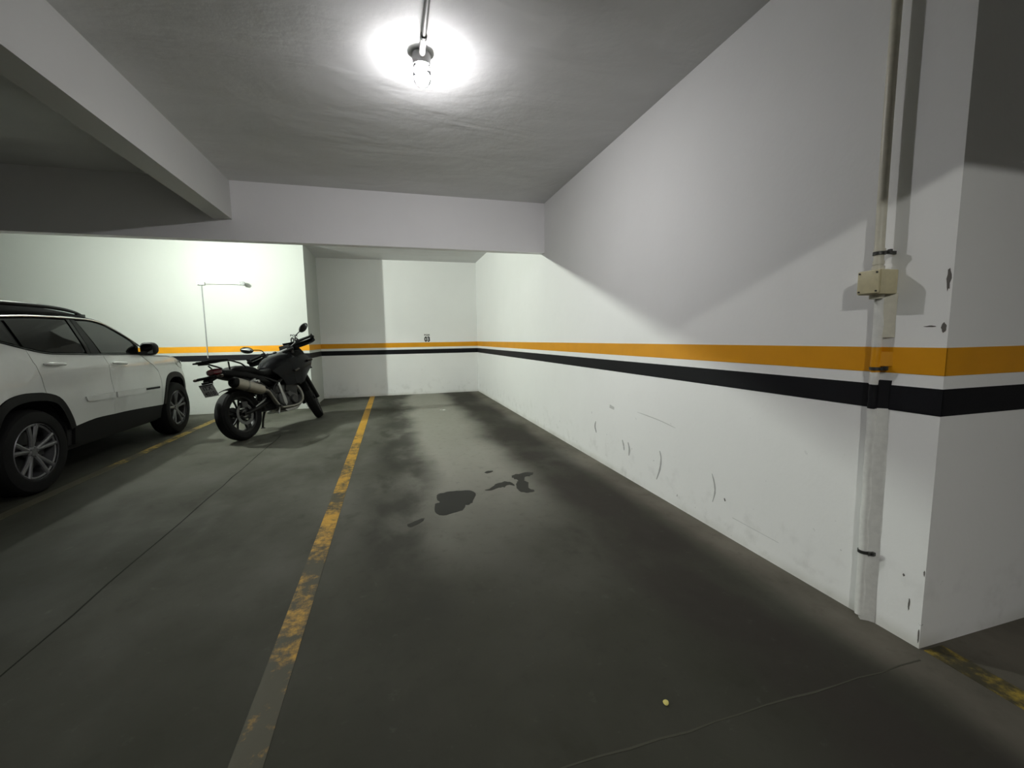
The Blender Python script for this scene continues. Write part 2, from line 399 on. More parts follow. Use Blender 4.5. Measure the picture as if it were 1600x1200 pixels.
# litter
b = bmesh.new(); bmesh.ops.create_uvsphere(b, u_segments=14, v_segments=8, radius=.009)
for v in b.verts: v.co = Vector((v.co.x * 1.1 + .25 * v.co.y, v.co.y * 1.25, max(v.co.z * .35, -.002) + .002 + 4 * v.co.x ** 2 * 6))
o = build('fallen_petal', b, M_LEAF); o.location = (.814, 1.097, .0012); tag(o, 'tiny yellow petal lying on the bare concrete nearest the camera', 'petal')
b = grid([[Vector((-.05 + .1 * i / 6, -.016 + .032 * j / 3, .004 + .004 * math.sin(i * 1.3 + j))) for i in range(7)] for j in range(4)], None, .002)
o = build('paper_scrap', b, M_PAPER); o.location = (.792, 7.22, .001); o.rotation_euler = (0, 0, -.35); tag(o, 'small white paper scrap on the floor towards the back wall', 'paper')

# scuffs and chipped paint on the right wall: thin marks, parts of the wall
def wall_mark(pts, wd, m, name='scuff_mark'):
    """pts (y, z) along the mark on the right wall face"""
    P = smoothpts([(0, y, z) for y, z in pts], 4); n = len(P); L = []; R = []
    for i, p in enumerate(P):
        t = (P[min(i + 1, n - 1)] - P[max(i - 1, 0)]).normalized(); k = Vector((0, -t.z, t.y)) * wd * (.25 + .75 * math.sin(PI * (i + .5) / n)) * random.uniform(.7, 1.1)
        L.append(p + k); R.append(p - k)
    return build(name, prism([(v.y, v.z) for v in L] + [(v.y, v.z) for v in R[::-1]], XR - .0008, XR + .002, 'X'), m, wall_right, False)
wall_mark([(3.713, .384), (3.729, .329), (3.70, .274)], .011, M_SCUFF)
wall_mark([(3.215, .314), (3.192, .273), (3.182, .229)], .013, mat('scuff_pale', (.48, .48, .47), .8))
wall_mark([(3.121, .313), (3.098, .261), (3.105, .203)], .012, mat('scuff_mid', (.42, .42, .41), .8))
wall_mark([(2.679, .352), (2.661, .301), (2.671, .218), (2.711, .124)], .010, mat('scuff_long', (.40, .40, .39), .8))
wall_mark([(2.14, .345), (2.117, .29), (2.11, .233), (2.127, .168)], .007, mat('scuff_thin', (.44, .44, .43), .8))
wall_mark([(2.988, .594), (2.704, .581), (2.504, .560)], .004, mat('scuff_faint', (.58, .58, .57), .8))
wall_mark([(1.964, .133), (1.652, .127)], .0016, mat('scuff_line', (.5, .5, .49), .8))
wall_mark([(2.032, .226), (2.024, .21)], .007, M_CHIP, 'paint_chip')
wall_mark([(3.44, .575), (3.36, .565)], .02, mat('scuff_smudge', (.55, .55, .54), .8))
def wall_chip(y, z, ry, rz, n=14):
    pts = [(max(y + ry * math.cos(2 * PI * k / n) * random.uniform(.55, 1.1), YN + .002), z + rz * math.sin(2 * PI * k / n) * random.uniform(.7, 1.1)) for k in range(n)]
    build('paint_chip', prism(pts, XR - .0008, XR + .002, 'X'), M_CHIP, wall_right, False)
wall_chip(1.044, 1.384, .0075, .042); wall_chip(1.044, 1.214, .009, .019); wall_chip(1.085, 1.220, .020, .003); wall_chip(1.036, .30, .003, .012); wall_chip(1.036, .05, .004, .03); wall_chip(1.10, .26, .004, .006); wall_chip(1.075, .155, .003, .03)

# ------------------------------------------------------------------ lamps
def bulb_lamp(loc, strength, col, label, group, zc, rot=None, stem=0, tilt=(0, 0)):
    t = empty('ceiling_lamp', (loc[0], loc[1], zc - stem), label, 'lamp', group)
    if rot:
        t.rotation_euler = rot; inv = t.rotation_euler.to_matrix().inverted().to_4x4()
        build('stem', tube([inv @ Vector((-.006, 0, 0)), inv @ Vector((-.012, 0, stem * .5)), inv @ Vector((-.012, 0, stem))], .0125, 10, None, 0), M_PVCW, t)
    build('lamp_base', lathe([(.030, 0), (.050, -.001), (.053, -.010), (.053, -.058), (.050, -.066), (.020, -.067), (.0, -.067)], 28), M_SOCK, t)
    TL = Matrix.Translation((0, 0, -.068)) @ Matrix.Rotation(math.radians(tilt[0]), 4, 'X') @ Matrix.Rotation(math.radians(tilt[1]), 4, 'Y') @ Matrix.Translation((0, 0, .068))
    bb = build('bulb', lathe([(.012, -.0665), (.016, -.074), (.026, -.088), (.0345, -.099), (0, -.099)], 20, 'Z', None, TL), M_PVCW, t)
    build('bulb_dome', lathe([(.0345, -.0995), (.0366, -.1015), (.0366, -.1045), (.034, -.109), (.022, -.1135), (.010, -.115), (0, -.1155)], 18, 'Z', None, TL), emit('bulb_glow', col, strength), bb, label='glowing dome of the bulb')
    build('globe', lathe([(.049, -.0665), (.0515, -.08), (.0515, -.125), (.047, -.150), (.034, -.168), (.015, -.176), (.0, -.178)], 28), M_GLOBE, t, label='clear glass jar over the glowing bulb')
    return t
bulb_lamp((.237, 2.69), LAMP_CENTRE, COL_CENTRE, 'lit bulb in a clear glass globe on the ceiling of the empty bay', None, ZC, None, 0, (20, -6))
bulb_lamp((-3.62, 6.20), LAMP_LEFT, COL_LEFT, 'lit globe lamp hidden behind the cross beam, above the car bonnet, on an added short stem', None, ZC2, (0, math.radians(-96), 0), .27)  # lamp inferred from shadows; stem and sideways turn added to steer its light
bulb_lamp((-.60, -1.85), LAMP_NEAR, COL_NEAR, 'lit globe lamp over the driving aisle behind the camera', None, ZC)
t = empty('ceiling_conduit', (.237, 2.62, ZC), 'conduit pipe running along the ceiling to the lit globe lamp', 'conduit')
build('pipe', tube([(0, 0, -.022), (0, -2.0, -.022), (-.03, -3.0, -.022)], .0135, 12, None, 0), M_PVCSH, t)
build('pipe_end', tube([(0, .045, -.040), (0, .0, -.027), (0, -.10, -.024)], .0165, 12), M_PVCW, t)
build('clamp', lathe([(.0135, -.010), (.019, -.010), (.019, .010), (.0135, .010)], 16, 'Y', box(-.03, .03, -.008, .008, .016, .022), Matrix.Translation((0, 0, -.022))), M_CLAMP, t).location = (0, -.115, 0)
build('clamp', lathe([(.0135, -.010), (.019, -.010), (.019, .010), (.0135, .010)], 16, 'Y', box(-.03, .03, -.008, .008, .016, .022), Matrix.Translation((0, 0, -.022))), M_CLAMP, t).location = (0, -1.2, 0)

# ------------------------------------------------------------------ conduit on the right wall
PX, PY = XR - .046, 1.243
t = empty('wall_conduit', (PX, PY, 0), 'vertical cream conduit with a junction box on the right wall near its end', 'conduit')
R0 = .0165
build('upper_pipe', tube([(0, 0, 1.44), (0, .004, 2.0), (0, .0, ZC)], R0, 16), M_PVC, t)
def lumpy(z0, z1, n, r):
    return tube([(.020 + random.uniform(-.001, .001), random.uniform(-.0015, .0015) - .012 * (1 - (z0 + (z1 - z0) * k / n) / 1.4), z0 + (z1 - z0) * k / n) for k in range(n + 1)], [r + random.uniform(-.0007, .0007) for k in range(n + 1)], 14)
build('lower_pipe', lumpy(0.02, BK[0], 16, .0165), M_PVCW, t)
build('lower_pipe', lumpy(BK[0], BK[1], 3, .0165), M_BLACKP, t, label='length of the conduit painted black')
build('lower_pipe', lumpy(BK[1], OR[0], 2, .0165), M_PVCW, t)
build('lower_pipe', lumpy(OR[0], OR[1], 3, .0165), M_ORANGE, t, label='length of the conduit painted orange')
build('lower_pipe', lumpy(OR[1], 1.36, 5, .0165), M_PVCW, t)
# mortar fillet that beds the lower pipe on its near side
fil = []
for k in range(25):
    z = .0 + 1.35 * k / 24; o = random.uniform(-.003, .003); yy = -.012 * (1 - z / 1.4)
    fil.append([Vector((.046, yy - .045 + o, z)), Vector((.034, yy - .026 + o * .6, z)), Vector((.013 + o * .5, yy - .010, z)), Vector((.022 + o, yy + .004, z)), Vector((.046, yy + .002, z))])
def fil_part(a, b2, m, lab=None):
    build('mortar_fillet', loft([s for s in fil if a - .03 <= s[0].z <= b2 + .03]), m, t, label=lab)
fil_part(0, BK[0] - .02, M_PVCW); fil_part(BK[0], BK[1], M_BLACKP, 'black painted length of the fillet'); fil_part(OR[0], OR[1], M_ORANGE, 'orange painted length of the fillet'); fil_part(OR[1] + .03, 1.35, M_PVC)
jb = build('junction_box', box(-.044, .044, -.044, .040, 1.348, 1.440, .004), M_BOX, t)
build('box_lid', box(-.052, -.0445, -.041, .037, 1.351, 1.437, .003), M_BOX, jb)
for y, z in ((-.033, 1.359), (.029, 1.359), (-.033, 1.429), (.029, 1.429)):
    build('screw', lathe([(.0035, -.002), (.0035, .001), (0, .0015)], 10, 'X', None, Matrix.Translation((-.0525, y, z))), M_CLAMP, jb)
for z0, z1, r in ((1.440, 1.456, .0205), (1.462, 1.476, .0185), (1.512, 1.522, .0195), (1.332, 1.347, .0215)):
    build('coupling', lathe([(.0150, z0), (r, z0), (r, z1), (.0150, z1)], 18), M_PVC, t)
def clamp(z, dy=0, dx=0):
    b = lathe([(.0172, -.006), (.0205, -.006), (.0205, .006), (.0172, .006)], 18, 'Z', None, Matrix.Translation((dx, dy, z)))
    box(dx - .006, .046, dy - .030, dy - .020, z - .006, z + .006, 0, b); box(dx, dx + .010, dy - .040, dy - .028, z - .004, z + .010, 0, b)
    build('pipe_clamp', b, M_CLAMP, t)
clamp(1.505); clamp(1.058, -.004, .02); clamp(.296, -.011, .02)

# ------------------------------------------------------------------ conduit on the left wall
t = empty('wall_conduit', (-3.0, YW, 1.0), 'thin white conduit with a right-angled bend on the bright left wall', 'conduit')
build('pipe', tube([(.07, -.016, 1.188), (.55, -.016, 1.188)], .012, 10, None, 0), M_PVCW, t)
build('cable_cover', box(-.007, .007, -.014, 0, -.05, 1.16, .003), M_GREYP, t)
build('corner_box', box(-.06, .055, -.034, 0, 1.160, 1.212, .004), M_PVCW, t)
for x in (-.035, -.03): build('screw', lathe([(.005, -.0345), (.007, -.037), (0, -.038)], 10, 'Y', None, Matrix.Translation((x, 0, 1.2 if x == -.035 else 1.166))), M_CLAMP, t)
build('elbow', tube([(.545, -.016, 1.188), (.60, -.018, 1.188), (.625, -.030, 1.188), (.632, -.07, 1.186)], .020, 12), M_PVCW, t)
build('outlet_cap', lathe([(.026, -.115), (.034, -.112), (.036, -.070), (.024, -.06), (.0, -.06)], 16, 'Y', box(.575, .607, -.055, -.020, 1.195, 1.222, .003), Matrix.Translation((.635, 0, 1.186))), M_GREYP, t, label='grey cap on the conduit end')

# ------------------------------------------------------------------ car
XC, Y0 = -3.705, 4.28
car = empty('car', (XC, Y0, 0), 'white sport utility car with black roof parked at the left beside the motorcycle', 'car')
ZS = [0, .2, .45, .7, .95, 1.05, 1.2, 1.45, 1.52, 1.6]; HW = [.86, .87, .9, .912, .905, .885, .845, .745, .70, .60]
def lerp(x, X, Y):
    if x <= X[0]: return Y[0]
    for a, b2, c, d in zip(X, X[1:], Y, Y[1:]):
        if x <= b2:
            k = (x - a) / (b2 - a); return c + (d - c) * k
    return Y[-1]
def sm_hw(z): return (lerp(z - .05, ZS, HW) + 2 * lerp(z, ZS, HW) + lerp(z + .05, ZS, HW)) / 4
def halfw(s, z):
    k = max(0, min(1, (s - 2.05) / .85)); r = max(0, min(1, (-.2 - s) / .6))
    wv = sm_hw(z) - .07 * k * k - .05 * r * r
    # gentle shoulder crease and sculpted lower doors
    wv += .006 * math.exp(-((z - (1.035 - .045 * s)) / .022) ** 2) - .012 * math.exp(-((z - .84) / .10) ** 2)
    return wv
def resample(poly, d=.05):
    out = []
    for a, b2 in zip(poly, poly[1:] + poly[:1]):
        a = Vector(a); b2 = Vector(b2); n = max(1, int((b2 - a).length / d))
        for k in range(n): out.append(a + (b2 - a) * k / n)
    return out
def inside(p, poly):
    c = False; j = len(poly) - 1
    for i in range(len(poly)):
        a, b2 = poly[i], poly[j]
        if (a[1] > p[1]) != (b2[1] > p[1]) and p[0] < (b2[0] - a[0]) * (p[1] - a[1]) / (b2[1] - a[1]) + a[0]: c = not c
        j = i
    return c
def curve2(pts, n=5): return [(p.x, p.y) for p in smoothpts([(a, b2, 0) for a, b2 in pts], n)]
def panel(name, poly, m, side, parent, off=0.0, g=.055, thick=.012, label=None, fn=None, gap=.0):
    P = resample([Vector(p) for p in poly]); fn = fn or halfw
    if gap:
        n = len(P); Q = []
        area = sum(P[i].x * P[(i + 1) % n].y - P[(i + 1) % n].x * P[i].y for i in range(n))
        for i in range(n):
            tg = P[(i + 1) % n] - P[i - 1]; tg = tg.normalized() if tg.length > 1e-9 else Vector((1, 0))
            nn2 = Vector((-tg.y, tg.x)) * (1 if area > 0 else -1); Q.append(P[i] + nn2 * gap)
        P = Q
    pts = [Vector((p.x, p.y)) for p in P]; n = len(pts); edges = [(i, (i + 1) % n) for i in range(n)]
    x0 = min(p.x for p in pts); x1 = max(p.x for p in pts); z0 = min(p.y for p in pts); z1 = max(p.y for p in pts)
    s = x0 + g / 2
    while s < x1:
        z = z0 + g / 2
        while z < z1:
            if inside((s, z), pts) and min((Vector((s, z)) - p).length for p in pts) > g * .45: pts.append(Vector((s, z)))
            z += g
        s += g
    vs2, es, fs, *_ = geometry.delaunay_2d_cdt(pts, edges, [], 1, 1e-5)
    b = bmesh.new(); V = [b.verts.new((side * (fn(v.x, v.y) + off), v.x, v.y)) for v in vs2]
    for f in fs:
        try: b.faces.new([V[i] for i in f])
        except ValueError: pass
    for f in b.faces:
        f.normal_update()
        if f.normal.x * side < 0: f.normal_flip()
    if thick:
        geom = bmesh.ops.extrude_face_region(b, geom=b.faces[:]); nv = [v for v in geom['geom'] if isinstance(v, bmesh.types.BMVert)]
        for v in nv: v.co.x -= side * thick
    return build(name, b, m, parent, True, 35, label)
RW, FW, RR = .02, 2.40, .345
belt = curve2([(-.42, 1.262), (-.25, 1.252), (-.097, 1.226), (-.003, 1.2), (.101, 1.173), (.217, 1.146), (.349, 1.127), (.649, 1.114), (1.006, 1.1), (1.642, 1.082)], 3)
rgap = curve2([(.101, 1.173), (.124, 1.036), (.156, .922), (.186, .803)], 4)
mgap = curve2([(1.006, 1.1), (1.033, 1.02), (1.045, .916), (1.058, .801), (1.058, .72), (1.033, .484)], 4)
fgap = curve2([(1.669, 1.070), (1.80, .985), (1.90, .925), (1.985, .858), (2.012, .76), (1.998, .62), (1.995, .440)], 4)
rarch = curve2([(-.425, .45), (-.40, .56), (-.345, .68), (-.284, .755), (-.175, .805), (-.049, .822), (.07, .818), (.186, .803), (.301, .758), (.376, .663), (.436, .549), (.465, .464)], 3)
farch = curve2([(2.022, .444), (2.066, .58), (2.112, .706), (2.185, .785), (2.298, .824), (2.45, .827), (2.585, .800), (2.675, .735), (2.715, .62), (2.735, .45)], 3)
sill = curve2([(.465, .464), (.743, .490), (1.033, .484), (1.35, .475), (2.000, .440)], 3)
def part_of(c, a, b2): return [p for p in c if a - 1e-6 <= p[0] <= b2 + 1e-6]
rarch_rear = [p for p in rarch if p[0] < .186]; rarch_front = [p for p in rarch if p[0] >= .186]
doorR = part_of(belt, .101, 1.006) + mgap[1:] + part_of(sill, .465, 1.033)[::-1][1:] + rarch_front[::-1][1:] + rgap[::-1][1:-1]
doorF = part_of(belt, 1.006, 1.7) + fgap + part_of(sill, 1.033, 1.999)[::-1] + mgap[::-1][1:-1]
quarter = rgap + rarch_rear[::-1] + [(-.60, .45), (-.72, .55), (-.765, .8), (-.745, 1.05), (-.66, 1.262)] + part_of(belt, -.43, .09)
fend = fgap[::-1] + [(1.70, 1.075)] + curve2([(1.943, 1.058), (2.287, 1.036), (2.485, .998), (2.60, .948)], 4) + [(2.68, .90), (2.735, .80), (2.765, .62), (2.76, .45)] + farch[::-1]
gh = curve2([(-.50, 1.285), (-.47, 1.37), (-.25, 1.412), (.06, 1.437), (.287, 1.452), (.532, 1.459), (.806, 1.461), (1.05, 1.459), (1.203, 1.442), (1.284, 1.42), (1.357, 1.39), (1.508, 1.313), (1.614, 1.248), (1.719, 1.175)], 3)
trim_line = gh
def ringband(arch, c, k):
    return arch + [(c[0] + (p[0] - c[0]) * k, c[1] + (p[1] - c[1]) * (k if p[1] > .46 else 1)) for p in arch[::-1]]
for sd in (1, -1):
    nearside = sd == 1
    d = panel('door', doorR, M_CARW, sd, car, 0, gap=.003); build('door_handle', tube([(sd * (halfw(.2, 1.05) + .006), .205, 1.046), (sd * (halfw(.3, 1.05) + .034), .25, 1.044), (sd * (halfw(.4, 1.04) + .034), .38, 1.038), (sd * (halfw(.44, 1.03) + .006), .44, 1.034)], [.008, .016, .016, .008], 10), M_CARW, d)
    panel('door_moulding', curve2([(.617, .717), (.66, .719), (1.0, .712), (1.045, .708)], 3) + [(1.045, .655), (.66, .667), (.632, .675)], M_CARW, sd, d, .014, .05)
    d2 = panel('door', doorF, M_CARW, sd, car, 0, gap=.003); build('door_handle', tube([(sd * (halfw(1.1, 1.01) + .006), 1.105, 1.010), (sd * (halfw(1.2, 1.01) + .034), 1.15, 1.008), (sd * (halfw(1.3, 1.0) + .034), 1.27, 1.000), (sd * (halfw(1.3, 1.0) + .006), 1.322, .994)], [.008, .016, .016, .008], 10), M_CARW, d2)
    panel('door_moulding', [(1.085, .708), (1.938, .690), (1.934, .628), (1.085, .654)], M_CARW, sd, d2, .014, .05)
    panel('moulding_badge', [(1.62, .690), (1.925, .682), (1.922, .658), (1.62, .666)], M_CARP, sd, d2, .0165, .05, label='dark badge strip on the door moulding')
    panel('quarter_panel', quarter, M_CARW, sd, car, 0, gap=.003)
    panel('fender', fend, M_CARW, sd, car, 0, gap=.003)
    panel('wheel_arch_trim', ringband(rarch, (RW, .36), .86), M_CARP, sd, car, .008, thick=.03)
    panel('wheel_arch_trim', ringband(farch, (FW, .36), .86), M_CARP, sd, car, .008, thick=.03)
    panel('sill_trim', sill + [(1.97, .285), (1.4, .275), (.8, .275), (.47, .30)], M_CARP, sd, car, -.004, thick=.04)
    # black greenhouse frame, glass, pillar, bright trim
    panel('window_frame', gh + [(1.669, 1.08)] + [p for p in belt[::-1]] , M_CARB, sd, car, -.014, thick=.006)
    panel('side_window', curve2([(.90, 1.434), (1.05, 1.438), (1.19, 1.420), (1.284, 1.395), (1.357, 1.364), (1.508, 1.285), (1.60, 1.22), (1.645, 1.11)], 3) + [(1.64, 1.102), (1.006, 1.118)], M_TINT, sd, car, -.004, thick=0, label='tinted front side window')
    panel('side_window', curve2([(.075, 1.412), (.287, 1.430), (.532, 1.438), (.755, 1.438)], 3) + curve2([(.782, 1.136), (.649, 1.134), (.349, 1.147), (.217, 1.166), (.10, 1.195)], 3), M_TINT, sd, car, -.004, thick=0, label='tinted rear side window')
    panel('side_window', [(-.40, 1.295), (-.37, 1.36), (-.2, 1.392), (.03, 1.408), (.055, 1.21), (-.08, 1.245)], M_TINT, sd, car, -.004, thick=0, label='small rear quarter window')
    panel('door_pillar', [(.775, 1.445), (.818, 1.447), (.845, 1.12), (.80, 1.12)], M_CARB, sd, car, -.001, thick=.005)
    panel('door_pillar', [(.828, 1.447), (.885, 1.447), (.985, 1.115), (.855, 1.118)], M_CARP, sd, car, -.001, thick=.005)
    build('window_trim', tube([(sd * (halfw(p[0], p[1]) + .004), p[0], p[1]) for p in trim_line], .0085, 8, None, 0), M_CHROME, car, label='bright metal window trim')
    build('belt_trim', tube([(sd * (halfw(p[0], p[1]) + .003), p[0], p[1] + .004) for p in belt + [(1.66, 1.078)]], .006, 6, None, 0), M_CARB, car)
    rail = [(-.42, 1.535), (-.1, 1.557), (.2, 1.563), (.587, 1.566), (.85, 1.555), (1.03, 1.532), (1.15, 1.495)]
    rb = tube([(sd * .685, s, z - .012) for s, z in rail], [.010, .017, .018, .018, .017, .014, .008], 10, None, 4, (Vector((1, 0, 0)), .8))
    for s, z in ((-.35, 1.50), (1.08, 1.475)): box(sd * .685 - .012, sd * .685 + .012, s - .06, s + .06, z - .02, z + .035, .004, rb)
    build('roof_rail', rb, M_CARB, car)
    # mirror
    mr = build('side_mirror', loft([[Vector((sd * (.925 + x), s - .06, 1.145 + z)) for x, z in [(math.copysign(abs(math.cos(a)) ** .7, math.cos(a)) * wx, math.copysign(abs(math.sin(a)) ** .7, math.sin(a)) * wz) for a in [2 * PI * k / 18 for k in range(18)]]] for s, wx, wz in ((1.775, .068, .062), (1.79, .076, .078), (1.85, .078, .078), (1.89, .068, .064), (1.92, .04, .04))]), M_CARP, car)
    build('mirror_glass', box(sd * .925 - .060, sd * .925 + .060, 1.712, 1.7155, 1.09, 1.20, .001), M_MIRG, mr)
    build('mirror_foot', loft([[Vector((sd * x, s + ds, z + dz)) for ds, dz in ((-.05, -.018), (.05, -.018), (.05, .018), (-.05, .018))] for x, s, z in ((.86, 1.70, 1.095), (.93, 1.76, 1.092))]), M_CARP, mr)
    # headlamp and tail lamp
    panel('headlamp', [(2.46, .985), (2.60, .935), (2.655, .905), (2.66, .86), (2.56, .885), (2.47, .93)], M_LENS, sd, car, .006, thick=.01)
    panel('tail_lamp', [(-.58, 1.12), (-.74, 1.08), (-.75, .93), (-.60, .95)], M_RED, sd, car, .006, thick=.01)
    # inner body seen through shut lines, wheel housings
    inner = [(-.70, .35), (-.72, 1.2), (-.5, 1.24), (.1, 1.15), (1.65, 1.06), (2.5, .96), (2.70, .82), (2.72, .60), (2.72, .45)] + [(FW + .335 * math.cos(a), .40 + .385 * math.sin(a)) for a in [PI * k / 12 for k in range(13)]] + [(1.98, .30), (.42, .30)] + [(RW + .385 * math.cos(a), .40 + .385 * math.sin(a)) for a in [PI * k / 12 for k in range(13)]] + [(-.45, .35)]
    panel('inner_body', inner, M_CARDK, sd, car, -.03, thick=.01, g=.12)
    for cs in (RW, FW):
        b = bmesh.new(); rows = []
        for k in range(15):
            a = PI * (k / 14) ; rows.append([Vector((sd * x, cs + .39 * math.cos(a), .38 + .41 * math.sin(a))) for x in (.45, .86)])
        b = grid(rows); box(sd * .45 - .01, sd * .45 + .01, cs - .39, cs + .39, .25, .80, 0, b)
        build('wheel_housing', b, M_CARDK, car)

# roof, windscreen, bonnet, nose, tailgate
ts = [-1 + 2 * k / 20 for k in range(21)]
def gz(s): return lerp(s, [p[0] for p in gh], [p[1] for p in gh])
def arc_row(s, lift=.012, inset=.0, crown=None):
    ze = gz(s) + lift; wv = halfw(s, gz(s)) - .004; c = crown if crown is not None else lerp(s, [-.5, 0, .8, 1.1, 1.4, 1.72], [.11, .125, .125, .10, .06, .03])
    k = lerp(s, [-.5, .9, 1.72], [0, 0, .16])
    return [Vector((t2 * wv, s + k * (1 - t2 * t2), ze + c * (1 - abs(t2) ** 2.6))) for t2 in ts]
roof_rows = [arc_row(s) for s in [-.50, -.4, -.2, 0, .2, .4, .6, .8, .95, 1.05]]
build('roof', grid(roof_rows, None, -.01), M_ROOF, car, label='gloss black roof panel')
ws_rows = [arc_row(s) for s in [1.05, 1.15, 1.25, 1.35, 1.45, 1.55, 1.65, 1.715]]
build('windshield', grid([r[2:-2] for r in ws_rows]), M_TINT, car)
for q in (slice(0, 4), slice(-4, None)):
    build('windshield_pillar', grid([[p + Vector((0, 0, -.004)) if i not in (0,) else p for i, p in enumerate(r[q])] for r in ws_rows], None, -.008), M_CARB, car)
def nose_s(t2): return 2.70 + .36 * (1 - abs(t2) ** 2.6)
def hood_z(s, t2): return lerp(s, [1.72, 1.943, 2.287, 2.485, 2.60, 2.70, 3.06], [1.074, 1.060, 1.038, 1.004, .965, .925, .84]) + .055 * (1 - t2 * t2) * lerp(s, [1.7, 2.4, 3.0], [1, .9, .6])
hrows = []
for k in range(13):
    r = k / 12; row = []
    for t2 in ts:
        s0 = 1.72 + .16 * (1 - t2 * t2); s = s0 + (nose_s(t2) - .02 - s0) * r
        zz = hood_z(min(s, 2.62 + .44 * (1 - abs(t2) ** 3)), t2); row.append(Vector((t2 * (halfw(min(s, 2.7), .95) - .012), s, zz)))
    hrows.append(row)
build('hood', grid(hrows, None, -.01), M_CARW, car)
nrows = []
for z, ds, kw in ((None, 0, 1), (.84, .03, 1.0), (.74, .05, 1.0), (.62, .06, .995), (.48, .07, .985), (.34, .04, .97), (.25, -.02, .95)):
    row = []
    for i, t2 in enumerate(ts):
        p = hrows[-1][i]; zz = p.z if z is None else z
        row.append(Vector((t2 * (halfw(2.72, .6) - .012) * kw if z is not None else p.x, p.y + ds * (1 - .6 * abs(t2) ** 4), zz)))
    nrows.append(row)
build('front_bumper', grid(nrows, None, -.01), M_CARW, car)
build('front_grille', grid([[p + Vector((0, .012, 0)) for p in r[4:-4]] for r in nrows[1:3]], None, -.006), M_CARB, car)
build('lower_grille', grid([[p + Vector((0, .012, 0)) for p in r[3:-3]] for r in nrows[4:7]], None, -.006), M_CARP, car)
def rear_row(s, z, wv, bul): return [Vector((t2 * wv, s - bul * (1 - t2 * t2), z)) for t2 in ts]
tg = [rear_row(-.50, 1.56, .66, .05), rear_row(-.60, 1.40, .72, .09), rear_row(-.68, 1.25, .79, .10), rear_row(-.735, 1.10, .83, .11), rear_row(-.755, .90, .86, .12), rear_row(-.75, .70, .86, .12)]
build('tailgate', grid(tg[2:], None, -.01), M_CARW, car); build('rear_window', grid([r[1:-1] for r in tg[:3]]), M_TINT, car)
build('rear_spoiler', grid([arc_row(-.50), rear_row(-.62, 1.53, .62, .06)], None, -.015), M_CARB, car)
rb = [rear_row(-.75, .72, .86, .13), rear_row(-.765, .6, .865, .15), rear_row(-.75, .48, .86, .15), rear_row(-.66, .30, .83, .12)]
build('rear_bumper', grid(rb, None, -.01), M_CARP, car)
build('underbody', box(-.80, .80, -.60, 2.75, .24, .32, .02), M_CARDK, car)
build('dashboard', box(-.76, .76, 1.25, 1.72, .75, 1.06, .05), M_CARDK, car)
for sx in (-.38, .38):
    build('front_seat', box(sx - .25, sx + .25, .78, 1.0, .5, 1.12, .06, box(sx - .25, sx + .25, .8, 1.3, .45, .62, .05, box(sx - .13, sx + .13, .76, .88, 1.12, 1.32, .04))), M_CARDK, car)
build('rear_seat', box(-.66, .66, -.05, .18, .5, 1.10, .06, box(-.66, .66, .0, .55, .42, .60, .05)), M_CARDK, car)
# wheels: rim with five split spokes > tyre, disc
def make_wheel(side):
    rim = lathe([(.215, -.015), (.232, -.018), (.236, -.010), (.225, .0), (.220, -.10), (.228, -.19), (.215, -.19), (.205, -.10), (.205, -.02)], 40, 'X', None, None, True)
    lathe([(0, -.022), (.03, -.022), (.05, -.035), (.055, -.07), (0, -.07)], 20, 'X', rim)
    for k in range(5):
        for da in (-.16, .16):
            a = 2 * PI * k / 5 + PI / 2; pts = []
            a0 = a + da * .55; a1 = a + da
            tube([(-.040, .045 * math.cos(a0), .045 * math.sin(a0)), (-.026, .13 * math.cos(a1), .13 * math.sin(a1)), (-.020, .222 * math.cos(a1 + da * .2), .222 * math.sin(a1 + da * .2))], [.020, .017, .021], 8, rim, 3, (Vector((1, 0, 0)), .7))
    for k in range(5):
        a = 2 * PI * k / 5; lathe([(.008, -.03), (.008, -.02), (0, -.019)], 8, 'X', rim, Matrix.Translation((0, .032 * math.cos(a), .032 * math.sin(a))))
    if side < 0: rim.transform(Matrix.Scale(-1, 4, (1, 0, 0)))
    ty = [(.222, -.012), (.240, .003), (.290, .008), (.322, .0), (.338, -.022)]
    for x in (-.055, -.060, -.105, -.110, -.155, -.160): ty.append((.345 if int(round(x * 1000)) % 10 else .338, x))
    ty += [(.338, -.185), (.322, -.205), (.280, -.212), (.240, -.205), (.225, -.195)]
    tyre = lathe(ty, 56, 'X', None, None, True)
    if side < 0: tyre.transform(Matrix.Scale(-1, 4, (1, 0, 0)))
    disc = lathe([(.06, -.09), (.165, -.09), (.165, -.105), (.06, -.105)], 32, 'X', None, None, True); box(-.12, -.075, .09, .18, -.06, .06, .01, disc)
    if side < 0: disc.transform(Matrix.Scale(-1, 4, (1, 0, 0)))
    return rim, tyre, disc
for sd in (1, -1):
    for i, s in enumerate((RW, FW)):
        rim, tyre, disc = make_wheel(sd)
        wobj = build('wheel', rim, M_RIM, car, True, 30); wobj.location = (sd * .898, s, RR); 
        build('tyre', tyre, M_TYRE, wobj, True, 30); build('brake_disc', disc, M_BKGR, wobj)

